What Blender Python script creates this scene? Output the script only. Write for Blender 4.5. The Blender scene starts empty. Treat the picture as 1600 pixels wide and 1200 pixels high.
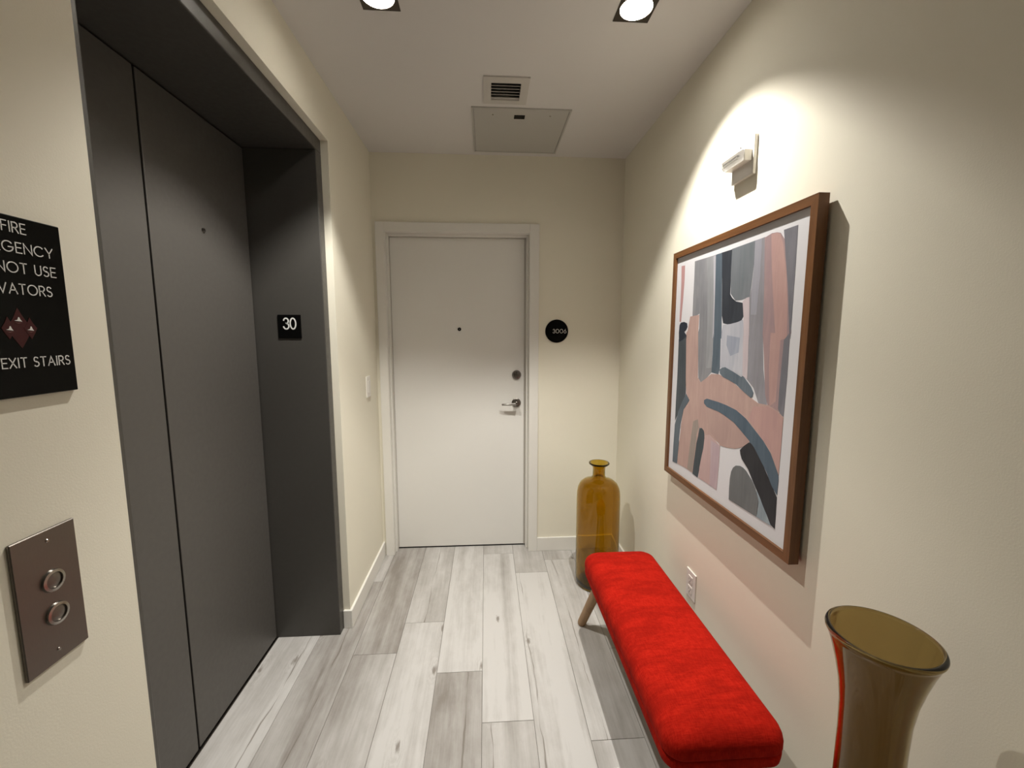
import bpy, bmesh, math, random
from mathutils import Vector, Matrix
from mathutils.geometry import tessellate_polygon
random.seed(7)
S = bpy.context.scene
COL = S.collection

# ------------------------------------------------------------------ camera
F_PX, YAW, PITCH, ROLL, CAM_H = 657.63, 0.0619, -0.1186, 0.0006, 1.4382
FW = Vector((math.sin(YAW)*math.cos(PITCH), math.cos(YAW)*math.cos(PITCH), math.sin(PITCH)))
_r = Vector((math.cos(YAW), -math.sin(YAW), 0)); _u = _r.cross(FW)
RT = math.cos(ROLL)*_r + math.sin(ROLL)*_u
UP = -math.sin(ROLL)*_r + math.cos(ROLL)*_u
cam_d = bpy.data.cameras.new('camera'); cam = bpy.data.objects.new('camera', cam_d); COL.objects.link(cam)
cam_d.sensor_fit = 'HORIZONTAL'; cam_d.sensor_width = 36; cam_d.lens = F_PX/1600*36
cam_d.clip_start = 0.02
cam.matrix_world = Matrix(((RT.x, UP.x, -FW.x, 0), (RT.y, UP.y, -FW.y, 0), (RT.z, UP.z, -FW.z, CAM_H), (0, 0, 0, 1)))
S.camera = cam
def at_x(px, py, X):
    """point where the sight line of a photo pixel meets the plane x = X"""
    d = RT*((px-800)/F_PX) - UP*((py-600)/F_PX) + FW
    t = X/d.x
    return Vector((X, d.y*t, CAM_H + d.z*t))

# ------------------------------------------------------------------ world, exposure
S.view_settings.view_transform = 'Standard'
S.view_settings.look = 'None'
S.view_settings.gamma = 1.0
S.view_settings.use_curve_mapping = False
S.view_settings.exposure = 0.0
w = bpy.data.worlds.new('world'); S.world = w; w.use_nodes = True
w.node_tree.nodes['Background'].inputs[0].default_value = (0.9, 0.82, 0.7, 1)
w.node_tree.nodes['Background'].inputs[1].default_value = 0.02
SPOT_WIDE, SPOT_CORE, GLOW = 112.0, 30.0, 30.0
LAMP_COL = (1.0, 0.965, 0.89)
TILT = math.radians(3)          # lamps aimed slightly towards the entry door

# ------------------------------------------------------------------ room dimensions (metres)
XL, XR, YE, H = -0.675, 0.8554, 2.652, 2.4946
YB = -3.4
XD, XF, YJ, ZS = -1.0, -0.706, 1.9146, 2.207      # elevator door plane, frame face, far jamb, soffit
YW, ZW, YN = 1.971, 2.265, 0.802                  # wall opening round the elevator frame
YD = YE + 0.079                                   # entry door leaf plane
LIGHTS = [(-0.333, 1.482), (0.498, 1.482)]

# ------------------------------------------------------------------ node materials
def srgb(r, g, b):
    f = lambda c: (c/255)/12.92 if c/255 <= 0.04045 else ((c/255+0.055)/1.055)**2.4
    return (f(r), f(g), f(b), 1)
class NT:
    def __init__(s, name):
        s.m = bpy.data.materials.new(name); s.m.use_nodes = True
        s.t = s.m.node_tree; s.b = s.t.nodes['Principled BSDF']
        s.out = s.t.nodes['Material Output']
    def n(s, kind, **kw):
        o = s.t.nodes.new(kind)
        for k, v in kw.items():
            if k in ('ins',):
                for i, val in v.items(): s.put(o.inputs[i], val)
            else: setattr(o, k, v)
        return o
    def put(s, sock, val):
        if hasattr(val, 'is_linked') or isinstance(val, bpy.types.NodeSocket): s.t.links.new(val, sock)
        else: sock.default_value = val
    def math(s, op, a, b=0.0, c=0.0, clamp=False):
        o = s.n('ShaderNodeMath', operation=op, use_clamp=clamp)
        s.put(o.inputs[0], a); s.put(o.inputs[1], b); s.put(o.inputs[2], c); return o.outputs[0]
    def mix(s, f, a, b, blend='MIX'):
        o = s.n('ShaderNodeMix', data_type='RGBA', blend_type=blend)
        s.put(o.inputs[0], f); s.put(o.inputs[6], a); s.put(o.inputs[7], b); return o.outputs[2]
    def mapr(s, v, a, b, c=0.0, d=1.0, smooth=True):
        o = s.n('ShaderNodeMapRange', interpolation_type='SMOOTHSTEP' if smooth else 'LINEAR')
        for i, x in enumerate((v, a, b, c, d)): s.put(o.inputs[i], x)
        return o.outputs[0]
    def coord(s, scale=(1, 1, 1), off=None):
        tc = s.n('ShaderNodeTexCoord').outputs['Object']
        mp = s.n('ShaderNodeMapping'); s.put(mp.inputs[0], tc)
        if off is not None: s.put(mp.inputs[1], off)
        mp.inputs[3].default_value = scale
        return mp.outputs[0]
    def noise(s, vec, scale, detail=2.0, rough=0.5, dist=0.0):
        o = s.n('ShaderNodeTexNoise'); s.put(o.inputs['Vector'], vec)
        o.inputs['Scale'].default_value = scale; o.inputs['Detail'].default_value = detail
        o.inputs['Roughness'].default_value = rough; o.inputs['Distortion'].default_value = dist
        return o.outputs[0]
    def bump(s, h, strength=0.1, dist=0.001):
        o = s.n('ShaderNodeBump'); o.inputs['Strength'].default_value = strength
        o.inputs['Distance'].default_value = dist; s.put(o.inputs['Height'], h)
        s.put(s.b.inputs['Normal'], o.outputs[0])
    def base(s, col, rough=0.5, metal=0.0, spec=0.5):
        s.put(s.b.inputs['Base Color'], col); s.b.inputs['Roughness'].default_value = rough
        s.b.inputs['Metallic'].default_value = metal; s.b.inputs['Specular IOR Level'].default_value = spec
        return s.m

def paint(name, col, rough=0.6, grain=420, bump=0.12, var=0.04, spec=0.3):
    k = NT(name); v = k.coord()
    big = k.noise(v, 2.5, 3)
    c2 = tuple(x*(1-var) for x in col[:3])+(1,)
    k.base(k.mix(big, col, c2), rough, 0, spec)
    k.bump(k.noise(v, grain, 2), bump, 0.0006)
    return k.m
def metal(name, col, rough=0.35, met=1.0, stretch=(1, 1, 1), var=0.15):
    k = NT(name); v = k.coord(stretch)
    n = k.noise(v, 60, 3)
    c2 = tuple(x*(1-var) for x in col[:3])+(1,)
    k.base(k.mix(n, col, c2), rough, met)
    k.put(k.b.inputs['Roughness'], k.mapr(n, 0, 1, rough*0.85, min(1, rough*1.2)))
    return k.m

M = {}
M['wall'] = paint('cream_wall_paint', (0.83, 0.79, 0.67, 1), 0.65, 300, 0.25)
M['ceiling'] = paint('ceiling_paint', (0.72, 0.695, 0.675, 1), 0.75, 350, 0.15)
M['trim'] = paint('white_trim_paint', (0.80, 0.78, 0.735, 1), 0.4, 300, 0.05, 0.02)
M['door'] = paint('white_door_paint', (0.80, 0.785, 0.75, 1), 0.42, 260, 0.10, 0.03)
M['grout'] = paint('grout', (0.20, 0.185, 0.165, 1), 0.8, 200, 0.2)
M['elev'] = metal('grey_elevator_enamel', (0.105, 0.098, 0.090, 1), 0.42, 0.25, (1, 1, 1), 0.08)
M['elev_frame'] = metal('dark_elevator_frame', (0.085, 0.080, 0.073, 1), 0.42, 0.25, (1, 1, 1), 0.08)
M['gap'] = paint('black_gap', (0.01, 0.01, 0.01, 1), 0.8, 100, 0.0)
M['black'] = paint('black_acrylic', (0.003, 0.003, 0.003, 1), 0.22, 100, 0.0, 0.1, 0.10)
M['ink'] = paint('white_lettering', (0.82, 0.82, 0.80, 1), 0.5, 100, 0.0)
M['emblem'] = paint('dark_red_emblem', (0.065, 0.004, 0.006, 1), 0.4, 60, 0.0, 0.6)
M['emblem2'] = paint('pale_red_emblem', (0.30, 0.12, 0.11, 1), 0.4, 60, 0.0, 0.3)
M['steel'] = metal('brushed_steel', (0.21, 0.19, 0.17, 1), 0.36, 1.0, (1, 40, 1))
M['chrome'] = metal('satin_nickel', (0.42, 0.40, 0.37, 1), 0.25, 1.0)
M['nickel_dark'] = metal('dark_nickel', (0.22, 0.20, 0.18, 1), 0.28, 1.0)
M['plastic'] = paint('white_plastic', (0.80, 0.77, 0.72, 1), 0.35, 100, 0.0, 0.01, 0.5)
M['panel'] = paint('grey_access_panel', (0.50, 0.485, 0.45, 1), 0.5, 300, 0.05, 0.02)
M['vent'] = paint('vent_enamel', (0.60, 0.57, 0.53, 1), 0.45, 100, 0.0)
M['vent_dark'] = paint('vent_dark', (0.06, 0.055, 0.05, 1), 0.7, 100, 0.0)
M['light_trim'] = metal('bronze_light_trim', (0.10, 0.085, 0.07, 1), 0.4, 0.8)
M['paper'] = paint('print_paper', (0.66, 0.65, 0.68, 1), 0.7, 900, 0.08, 0.02)
M['tube'] = metal('flash_tube_metal', (0.75, 0.75, 0.75, 1), 0.15, 1.0)

def lamp_mat():
    k = NT('lamp_reflector_glow'); k.base((0.9, 0.9, 0.88, 1), 0.3)
    k.b.inputs['Emission Color'].default_value = LAMP_COL + (1,)
    k.b.inputs['Emission Strength'].default_value = GLOW
    return k.m
M['glow'] = lamp_mat()

def wood(name, ca, cb, scale=(30, 30, 2), rough=0.45):
    k = NT(name); v = k.coord(scale)
    n = k.noise(v, 1.0, 4, 0.6, 0.6)
    f = k.noise(k.coord(tuple(s*6 for s in scale)), 1.0, 2)
    c = k.mix(k.mapr(n, 0.3, 0.7), ca, cb)
    c = k.mix(0.35, c, k.mix(f, (0.5, 0.5, 0.5, 1), (1, 1, 1, 1)), 'MULTIPLY')
    k.base(c, rough, 0, 0.4); k.bump(f, 0.08, 0.0005)
    return k.m
M['walnut_z'] = wood('walnut_upright', (0.125, 0.050, 0.016, 1), (0.20, 0.083, 0.027, 1), (40, 40, 2.5))
M['walnut_y'] = wood('walnut_rail', (0.125, 0.050, 0.016, 1), (0.20, 0.083, 0.027, 1), (40, 2.5, 40))
M['oak'] = wood('pale_oak', (0.34, 0.20, 0.095, 1), (0.46, 0.29, 0.15, 1), (40, 40, 4), 0.5)

def fabric():
    k = NT('red_woven_fabric')
    a = k.noise(k.coord((60, 500, 60)), 1.0, 2); b = k.noise(k.coord((500, 60, 60)), 1.0, 2)
    big = k.noise(k.coord((7, 22, 7)), 1.0, 4, 0.6, 0.4)
    thr = k.math('MULTIPLY', k.math('ADD', a, b), 0.5)
    c = k.mix(k.mapr(thr, 0.35, 0.68), (0.33, 0.008, 0.004, 1), (0.50, 0.018, 0.008, 1))
    c = k.mix(k.mapr(big, 0.35, 0.65), k.mix(0.55, c, (0.22, 0.006, 0.003, 1)), c)
    k.base(c, 0.9, 0, 0.05)
    k.b.inputs['Sheen Weight'].default_value = 0.03
    k.b.inputs['Sheen Tint'].default_value = (1.0, 0.15, 0.08, 1)
    k.bump(k.math('ADD', thr, k.math('MULTIPLY', big, 0.5)), 0.5, 0.0012)
    return k.m
M['fabric'] = fabric()

def glass(name, tint, rough=0.0):
    k = NT(name)
    v = k.coord((3, 3, 1.2)); n = k.noise(v, 3.0, 2)
    k.base(k.mix(n, tint, tuple(x*0.93 for x in tint[:3])+(1,)), rough)
    k.b.inputs['Transmission Weight'].default_value = 1.0
    k.b.inputs['IOR'].default_value = 1.45
    return k.m
M['amber'] = glass('amber_glass', (0.64, 0.435, 0.045, 1), 0.01)
M['smoke'] = glass('smoky_brown_glass', (0.37, 0.275, 0.11, 1), 0.02)
M['clear'] = glass('clear_lens_plastic', (0.94, 0.93, 0.92, 1), 0.03)

def plank_mat():
    k = NT('wood_look_tile')
    oi = k.n('ShaderNodeObjectInfo')
    sep = k.n('ShaderNodeSeparateColor'); k.put(sep.inputs[0], oi.outputs['Color'])
    bias, crack, knots = sep.outputs[0], sep.outputs[1], sep.outputs[2]
    rnd = k.math('MULTIPLY', oi.outputs['Random'], 37.0)
    off = k.n('ShaderNodeCombineXYZ'); k.put(off.inputs[0], rnd); k.put(off.inputs[1], rnd); k.put(off.inputs[2], rnd)
    tc = k.n('ShaderNodeTexCoord').outputs['Object']
    add = k.n('ShaderNodeVectorMath', operation='ADD'); k.put(add.inputs[0], tc); k.put(add.inputs[1], off.outputs[0])
    P = add.outputs[0]
    def mp(scale):
        o = k.n('ShaderNodeMapping'); k.put(o.inputs[0], P); o.inputs[3].default_value = scale; return o.outputs[0]
    sx = k.n('ShaderNodeSeparateXYZ'); k.put(sx.inputs[0], tc)
    # knots: a few sparse cells
    vo = k.n('ShaderNodeTexVoronoi'); k.put(vo.inputs['Vector'], mp((9.0, 3.2, 1))); vo.inputs['Scale'].default_value = 1.0
    vo.voronoi_dimensions = '2D'; vo.inputs['Randomness'].default_value = 0.9
    vs = k.n('ShaderNodeSeparateColor'); k.put(vs.inputs[0], vo.outputs['Color'])
    sel = k.math('GREATER_THAN', k.math('ADD', vs.outputs[0], k.math('MULTIPLY', knots, 0.7)), 1.10)
    kn = k.noise(mp((70, 16, 1)), 1.0, 4, 0.65)
    dist = k.math('ADD', vo.outputs['Distance'], k.math('MULTIPLY', k.math('SUBTRACT', kn, 0.5), 0.30))
    knot = k.math('MULTIPLY', sel, k.mapr(dist, 0.10, 0.015))
    halo = k.math('MULTIPLY', sel, k.mapr(dist, 0.45, 0.12))
    ring = k.math('MULTIPLY', halo, k.math('SINE', k.math('MULTIPLY', dist, 70.0)))
    # long soft figure and streaks
    big = k.noise(mp((6.5, 0.75, 1)), 1.0, 3, 0.55, 0.9)
    streak = k.noise(mp((26, 0.9, 1)), 1.0, 3, 0.6, 0.5)
    fine = k.noise(mp((150, 6, 1)), 1.0, 2, 0.6)
    mott = k.noise(mp((20, 9, 1)), 1.0, 4, 0.65)
    t = k.math('ADD', k.math('MULTIPLY', k.math('SUBTRACT', big, 0.5), 1.5), bias)
    t = k.math('ADD', t, k.math('MULTIPLY', k.math('SUBTRACT', streak, 0.5), 0.75))
    t = k.math('ADD', t, k.math('MULTIPLY', k.math('SUBTRACT', mott, 0.5), 0.60))
    t = k.math('ADD', t, k.math('MULTIPLY', ring, 0.08))
    t = k.math('ADD', t, k.math('MULTIPLY', k.math('SUBTRACT', fine, 0.5), 0.34))
    t = k.mapr(t, 0.0, 1.0, 0.0, 1.0, False)
    c = k.mix(t, (0.245, 0.222, 0.20, 1), (0.57, 0.555, 0.54, 1))
    # crack line
    wob = k.noise(mp((0.2, 3.5, 1)), 1.0, 3, 0.55)
    x0 = k.math('MULTIPLY', k.math('SUBTRACT', crack, 0.5), 0.2)
    dx = k.math('ABSOLUTE', k.math('SUBTRACT', k.math('ADD', sx.outputs[0], k.math('MULTIPLY', k.math('SUBTRACT', wob, 0.5), 0.05)), x0))
    wid = k.mapr(k.noise(mp((3, 5.0, 1)), 1.0, 2), 0.35, 0.75, 0.0002, 0.007)
    cr = k.math('MULTIPLY', k.mapr(dx, wid, 0.0), k.math('GREATER_THAN', crack, 0.02))
    c = k.mix(k.math('MULTIPLY', knot, 0.75), c, (0.16, 0.13, 0.105, 1))
    c = k.mix(k.math('MULTIPLY', cr, 0.8), c, (0.17, 0.145, 0.12, 1))
    k.base(c, 0.5, 0, 0.35)
    k.put(k.b.inputs['Roughness'], k.mapr(streak, 0.2, 0.8, 0.40, 0.55))
    k.bump(fine, 0.10, 0.0004)
    return k.m
M['plank'] = plank_mat()

_stroke = {}
def stroke_mat(rgb, rgb2=None, axis='z'):
    key = (rgb, rgb2)
    if key in _stroke: return _stroke[key]
    k = NT('paint_stroke'); rgb2 = rgb2 or tuple(min(255, int(x*1.09+4)) for x in rgb)
    s = k.noise(k.coord((1, 45, 5)), 1.0, 3, 0.6, 0.8)
    b = k.noise(k.coord((1, 9, 5)), 1.0, 3, 0.6)
    f = k.math('ADD', k.math('MULTIPLY', s, 0.5), k.math('MULTIPLY', b, 0.5))
    dim = lambda c: tuple(0.95*v for v in c)
    k.base(k.mix(k.mapr(f, 0.34, 0.66), srgb(*dim(rgb)), srgb(*dim(rgb2))), 0.6, 0, 0.2)
    _stroke[key] = k.m
    return k.m

# ------------------------------------------------------------------ geometry helpers (world coordinates in, own origin out)
W = {}
def finish(name, bm, mat, parent=None, smooth=False, origin=None):
    me = bpy.data.meshes.new(name)
    bmesh.ops.recalc_face_normals(bm, faces=bm.faces)
    xs = [v.co for v in bm.verts]
    if origin is None:
        origin = Vector(((min(v.x for v in xs)+max(v.x for v in xs))/2, (min(v.y for v in xs)+max(v.y for v in xs))/2, min(v.z for v in xs)))
    origin = Vector(origin)
    for v in bm.verts: v.co -= origin
    bm.to_mesh(me); bm.free()
    if smooth:
        for p in me.polygons: p.use_smooth = True
        if smooth != 'all': me.set_sharp_from_angle(angle=math.radians(40))
    o = bpy.data.objects.new(name, me); COL.objects.link(o)
    me.materials.append(M[mat] if isinstance(mat, str) else mat)
    W[o] = origin
    if parent is not None:
        o.parent = parent; o.location = origin - W[parent]
    else: o.location = origin
    return o
def thing(name, loc, label=None, cat=None, group=None, kind=None):
    o = bpy.data.objects.new(name, None); COL.objects.link(o); o.location = loc; o.empty_display_size = 0.05
    W[o] = Vector(loc); return tag(o, label, cat, group, kind)
def tag(o, label=None, cat=None, group=None, kind=None):
    if label: o['label'] = label
    if cat: o['category'] = cat
    if group: o['group'] = group
    if kind: o['kind'] = kind
    return o
def box(bm, x0, x1, y0, y1, z0, z1, bev=0.0, seg=2):
    r = bmesh.ops.create_cube(bm, size=1.0)
    for v in r['verts']:
        v.co = Vector((x0+(v.co.x+0.5)*(x1-x0), y0+(v.co.y+0.5)*(y1-y0), z0+(v.co.z+0.5)*(z1-z0)))
    if bev > 0:
        vs = set(r['verts'])
        es = [e for e in bm.edges if e.verts[0] in vs and e.verts[1] in vs]
        bmesh.ops.bevel(bm, geom=es, offset=bev, segments=seg, profile=0.5, affect='EDGES')
    return bm
def B(*a, **k): return box(bmesh.new(), *a, **k)
def lathe(bm, c, prof, n=48, axis='z', close=False):
    """prof: list of (radius, height along axis)"""
    c = Vector(c); rings = []
    def P(r, h, a):
        ca, sa = math.cos(a)*r, math.sin(a)*r
        return c + {'z': Vector((ca, sa, h)), 'y': Vector((ca, h, sa)), 'x': Vector((h, ca, sa))}[axis]
    for r, h in prof:
        if r < 1e-6: rings.append([bm.verts.new(P(0, h, 0))])
        else: rings.append([bm.verts.new(P(r, h, 2*math.pi*i/n)) for i in range(n)])
    prs = list(zip(rings[:-1], rings[1:]))
    if close: prs.append((rings[-1], rings[0]))
    for a, b in prs:
        for i in range(n):
            j = (i+1) % n
            if len(a) == 1 and len(b) == 1: continue
            if len(a) == 1: bm.faces.new((a[0], b[i], b[j]))
            elif len(b) == 1: bm.faces.new((a[i], a[j], b[0]))
            else: bm.faces.new((a[i], a[j], b[j], b[i]))
    return bm
def L(*a, **k): return lathe(bmesh.new(), *a, **k)
def tube(bm, pts, radii, n=16):
    rings = []
    for i, p in enumerate(pts):
        p = Vector(p); d = Vector(pts[min(i+1, len(pts)-1)]) - Vector(pts[max(i-1, 0)]); d.normalize()
        a = d.orthogonal().normalized(); b = d.cross(a)
        rings.append([bm.verts.new(p + (a*math.cos(2*math.pi*k/n) + b*math.sin(2*math.pi*k/n))*radii[i]) for k in range(n)])
    for q in range(1, len(rings)):
        # align ring q to ring q-1
        best = min(range(n), key=lambda s: (rings[q][s].co-rings[q-1][0].co).length)
        rings[q] = rings[q][best:] + rings[q][:best]
        if (rings[q][1].co-rings[q-1][1].co).length > (rings[q][-1].co-rings[q-1][1].co).length:
            rings[q] = [rings[q][0]] + rings[q][:0:-1]
        for i in range(n):
            j = (i+1) % n
            bm.faces.new((rings[q-1][i], rings[q-1][j], rings[q][j], rings[q][i]))
    bm.faces.new(rings[0]); bm.faces.new(rings[-1])
    return bm
def prism(pts3, nrm, th):
    """flat polygon with thickness th along nrm"""
    bm = bmesh.new(); n = Vector(nrm)*th
    a = [bm.verts.new(Vector(p)) for p in pts3]; b = [bm.verts.new(Vector(p)+n) for p in pts3]
    fa = bm.faces.new(a); fb = bm.faces.new(b)
    k = len(a)
    for i in range(k):
        j = (i+1) % k
        bm.faces.new((a[i], a[j], b[j], b[i]))
    bmesh.ops.triangulate(bm, faces=[fa, fb])
    return bm
def arc(cx, cy, rx, ry, a0, a1, n=18):
    return [(cx+rx*math.cos(math.radians(a0+(a1-a0)*i/n)), cy+ry*math.sin(math.radians(a0+(a1-a0)*i/n))) for i in range(n+1)]
GLYPH = {   # monoline geometric capitals: advance width and centre lines, cap height 1
    'I': (0.06, [[(0.03, 0), (0.03, 1)]]), 'N': (0.75, [[(0, 0), (0, 1), (0.75, 0), (0.75, 1)]]),
    'F': (0.50, [[(0, 0), (0, 1), (0.5, 1)], [(0, 0.52), (0.45, 0.52)]]),
    'R': (0.60, [[(0, 0), (0, 1), (0.3, 1)]+arc(0.3, 0.74, 0.26, 0.26, 90, -90)+[(0, 0.48)], [(0.28, 0.48), (0.60, 0)]]),
    'E': (0.52, [[(0.52, 0), (0, 0), (0, 1), (0.52, 1)], [(0, 0.52), (0.47, 0.52)]]),
    'M': (0.92, [[(0, 0), (0, 1), (0.46, 0.1), (0.92, 1), (0.92, 0)]]),
    'G': (1.0, [arc(0.5, 0.5, 0.5, 0.5, 42, 352, 32), [(1.0, 0.47), (0.55, 0.47)]]),
    'C': (0.9, [arc(0.5, 0.5, 0.5, 0.5, 45, 315, 30)]), 'Y': (0.76, [[(0, 1), (0.38, 0.42), (0.76, 1)], [(0.38, 0.42), (0.38, 0)]]),
    'D': (0.82, [[(0, 0), (0, 1), (0.32, 1)]+arc(0.32, 0.5, 0.5, 0.5, 90, -90)+[(0, 0)]]), 'O': (1.0, [arc(0.5, 0.5, 0.5, 0.5, 0, 360, 36)]),
    'T': (0.62, [[(0, 1), (0.62, 1)], [(0.31, 1), (0.31, 0)]]), 'U': (0.62, [[(0, 1)]+arc(0.31, 0.31, 0.31, 0.31, 180, 360)+[(0.62, 1)]]),
    'S': (0.54, [arc(0.27, 0.755, 0.24, 0.245, 35, 270)+arc(0.27, 0.255, 0.27, 0.255, 90, -145)]), 'L': (0.46, [[(0, 1), (0, 0), (0.46, 0)]]),
    'V': (0.76, [[(0, 1), (0.38, 0), (0.76, 1)]]), 'A': (0.80, [[(0, 0), (0.40, 1), (0.80, 0)], [(0.14, 0.35), (0.66, 0.35)]]),
    'X': (0.68, [[(0, 0), (0.68, 1)], [(0, 1), (0.68, 0)]]), '3': (0.53, [arc(0.26, 0.755, 0.235, 0.245, 165, -80)+arc(0.26, 0.265, 0.27, 0.265, 85, -165)]),
    'o': (0.80, [arc(0.40, 0.5, 0.40, 0.5, 0, 360, 36)]), '0': (0.56, [arc(0.28, 0.5, 0.28, 0.5, 0, 360, 36)]), '6': (0.62, [arc(0.31, 0.31, 0.31, 0.31, 0, 360, 30), [(0.045, 0.44), (0.42, 1)]]), ' ': (0.30, [])}
def lettering(txt, name, parent, origin, right, up, nrm, x0, x1, z0, z1, wd, th=0.0006, mat='ink', gap=0.25):
    """monoline text fitted to the box x0..x1 (along right), z0..z1 (along up) measured from origin; wd = stroke width"""
    o, r, u, n = Vector(origin), Vector(right), Vector(up), Vector(nrm)
    pen, lines = 0.0, []
    for ch in txt:
        adv, st = GLYPH[ch]
        lines += [[(pen+x, y) for x, y in l] for l in st]; pen += adv+gap
    pen -= gap
    x0, x1, z0, z1 = x0+wd/2, x1-wd/2, z0+wd/2, z1-wd/2
    bm = bmesh.new()
    for l in lines:
        q = [Vector((x0+x/pen*(x1-x0), z0+y*(z1-z0))) for x, y in l]
        closed = (q[0]-q[-1]).length < 1e-7
        if closed: q = q[:-1]
        m = len(q); A, B_ = [], []
        for i in range(m):
            a = q[i-1] if (i > 0 or closed) else None; b = q[(i+1) % m] if (i < m-1 or closed) else None
            d1 = (q[i]-a).normalized() if a is not None else (b-q[i]).normalized()
            d2 = (b-q[i]).normalized() if b is not None else d1
            t = d1+d2
            t = d1 if t.length < 1e-6 else t.normalized()
            nn = Vector((-t.y, t.x)); k = min(1/max(nn.dot(Vector((-d1.y, d1.x))), 0.3), 2.2)
            ext = Vector((0, 0))
            if a is None: ext = -d1*wd*0.45
            if b is None: ext = d1*wd*0.45
            A.append(q[i]+nn*wd/2*k+ext); B_.append(q[i]-nn*wd/2*k+ext)
        P3 = lambda p, h: bm.verts.new(o+r*p.x+u*p.y+n*h)
        fa, fb = [P3(p, th) for p in A], [P3(p, th) for p in B_]
        ba, bb = [P3(p, 0) for p in A], [P3(p, 0) for p in B_]
        for i in range(m if closed else m-1):
            j = (i+1) % m
            bm.faces.new((fa[i], fa[j], fb[j], fb[i])); bm.faces.new((fa[i], ba[i], ba[j], fa[j])); bm.faces.new((fb[i], fb[j], bb[j], bb[i]))
    return finish(name, bm, mat, parent)
def holed_rect(bm, x0, x1, y0, y1, z0, z1, holes):
    """slab with rectangular holes (x0,x1,y0,y1), tiled without overlap"""
    xs = sorted({x0, x1, *[h[0] for h in holes], *[h[1] for h in holes]})
    ys = sorted({y0, y1, *[h[2] for h in holes], *[h[3] for h in holes]})
    key = {}
    def V(x, y, z):
        q = (round(x, 5), round(y, 5), z)
        if q not in key: key[q] = bm.verts.new((x, y, z))
        return key[q]
    solid = {}
    for i in range(len(xs)-1):
        for j in range(len(ys)-1):
            cx, cy = (xs[i]+xs[i+1])/2, (ys[j]+ys[j+1])/2
            solid[i, j] = not any(h[0] < cx < h[1] and h[2] < cy < h[3] for h in holes)
    for (i, j), s in solid.items():
        if not s: continue
        a, b, c, d = xs[i], xs[i+1], ys[j], ys[j+1]
        bm.faces.new((V(a, c, z0), V(b, c, z0), V(b, d, z0), V(a, d, z0)))
        bm.faces.new((V(a, c, z1), V(a, d, z1), V(b, d, z1), V(b, c, z1)))
        for di, dj, p, q in ((-1, 0, (a, c), (a, d)), (1, 0, (b, c), (b, d)), (0, -1, (a, c), (b, c)), (0, 1, (a, d), (b, d))):
            if not solid.get((i+di, j+dj), False):
                bm.faces.new((V(*p, z0), V(*q, z0), V(*q, z1), V(*p, z1)))
    return bm

# ------------------------------------------------------------------ setting: shell
T = 0.10
bm = bmesh.new()
# left wall with the elevator opening: one profile extruded through the wall thickness
key = {}
ys = [YB, YN, YW, YE+T]; zs = [0.0, ZW, H]
def wv(x, y, z):
    if (x, y, z) not in key: key[x, y, z] = bm.verts.new((x, y, z))
    return key[x, y, z]
cells = {(0, 0), (0, 1), (1, 1), (2, 0), (2, 1)}
for (i, j) in cells:
    a, b, c, d = ys[i], ys[i+1], zs[j], zs[j+1]
    for x in (XL, XL-T): bm.faces.new((wv(x, a, c), wv(x, b, c), wv(x, b, d), wv(x, a, d)))
    for di, dj, p, q in ((-1, 0, (a, c), (a, d)), (1, 0, (b, c), (b, d)), (0, -1, (a, c), (b, c)), (0, 1, (a, d), (b, d))):
        if (i+di, j+dj) not in cells:
            bm.faces.new((wv(XL, *p), wv(XL, *q), wv(XL-T, *q), wv(XL-T, *p)))
tag(finish('wall_left', bm, 'wall'), 'cream painted wall around the grey elevator entrance', 'wall', kind='structure')
tag(finish('wall_right', B(XR, XR+T, YB, YE+T, 0, H), 'wall'), 'cream painted wall carrying the framed painting', 'wall', kind='structure')
# end wall with the entry door opening
DX0, DX1, DZ = -0.604, 0.273, 2.047
bm = bmesh.new(); key = {}
xs = [XL, DX0-0.02, DX1+0.02, XR]; zs = [0.0, DZ+0.02, H]
def ev(x, y, z):
    if (x, y, z) not in key: key[x, y, z] = bm.verts.new((x, y, z))
    return key[x, y, z]
cells = {(0, 0), (0, 1), (1, 1), (2, 0), (2, 1)}
for (i, j) in cells:
    a, b, c, d = xs[i], xs[i+1], zs[j], zs[j+1]
    for y in (YE, YE+T+0.03): bm.faces.new((ev(a, y, c), ev(b, y, c), ev(b, y, d), ev(a, y, d)))
    for di, dj, p, q in ((-1, 0, (a, c), (a, d)), (1, 0, (b, c), (b, d)), (0, -1, (a, c), (b, c)), (0, 1, (a, d), (b, d))):
        if (i+di, j+dj) not in cells:
            bm.faces.new((ev(p[0], YE, p[1]), ev(q[0], YE, q[1]), ev(q[0], YE+T+0.03, q[1]), ev(p[0], YE+T+0.03, p[1])))
tag(finish('wall_end', bm, 'wall'), 'cream painted end wall around the white door', 'wall', kind='structure')
tag(finish('wall_back', B(XL-T, XR+T, YB-T, YB, 0, H), 'wall'), 'cream painted wall closing the hallway opposite the white door', 'wall', kind='structure')

LH = 0.060
VENT = (0.030, 0.158, 1.913, 2.046)
holes = [(x-LH, x+LH, y-LH, y+LH) for x, y in LIGHTS] + [VENT]
tag(finish('ceiling', holed_rect(bmesh.new(), XL-T, XR+T, YB-T, YE+T, H, H+0.012, holes), 'ceiling'),
    'smooth off-white ceiling with recessed square downlights', 'ceiling', kind='structure')

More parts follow.
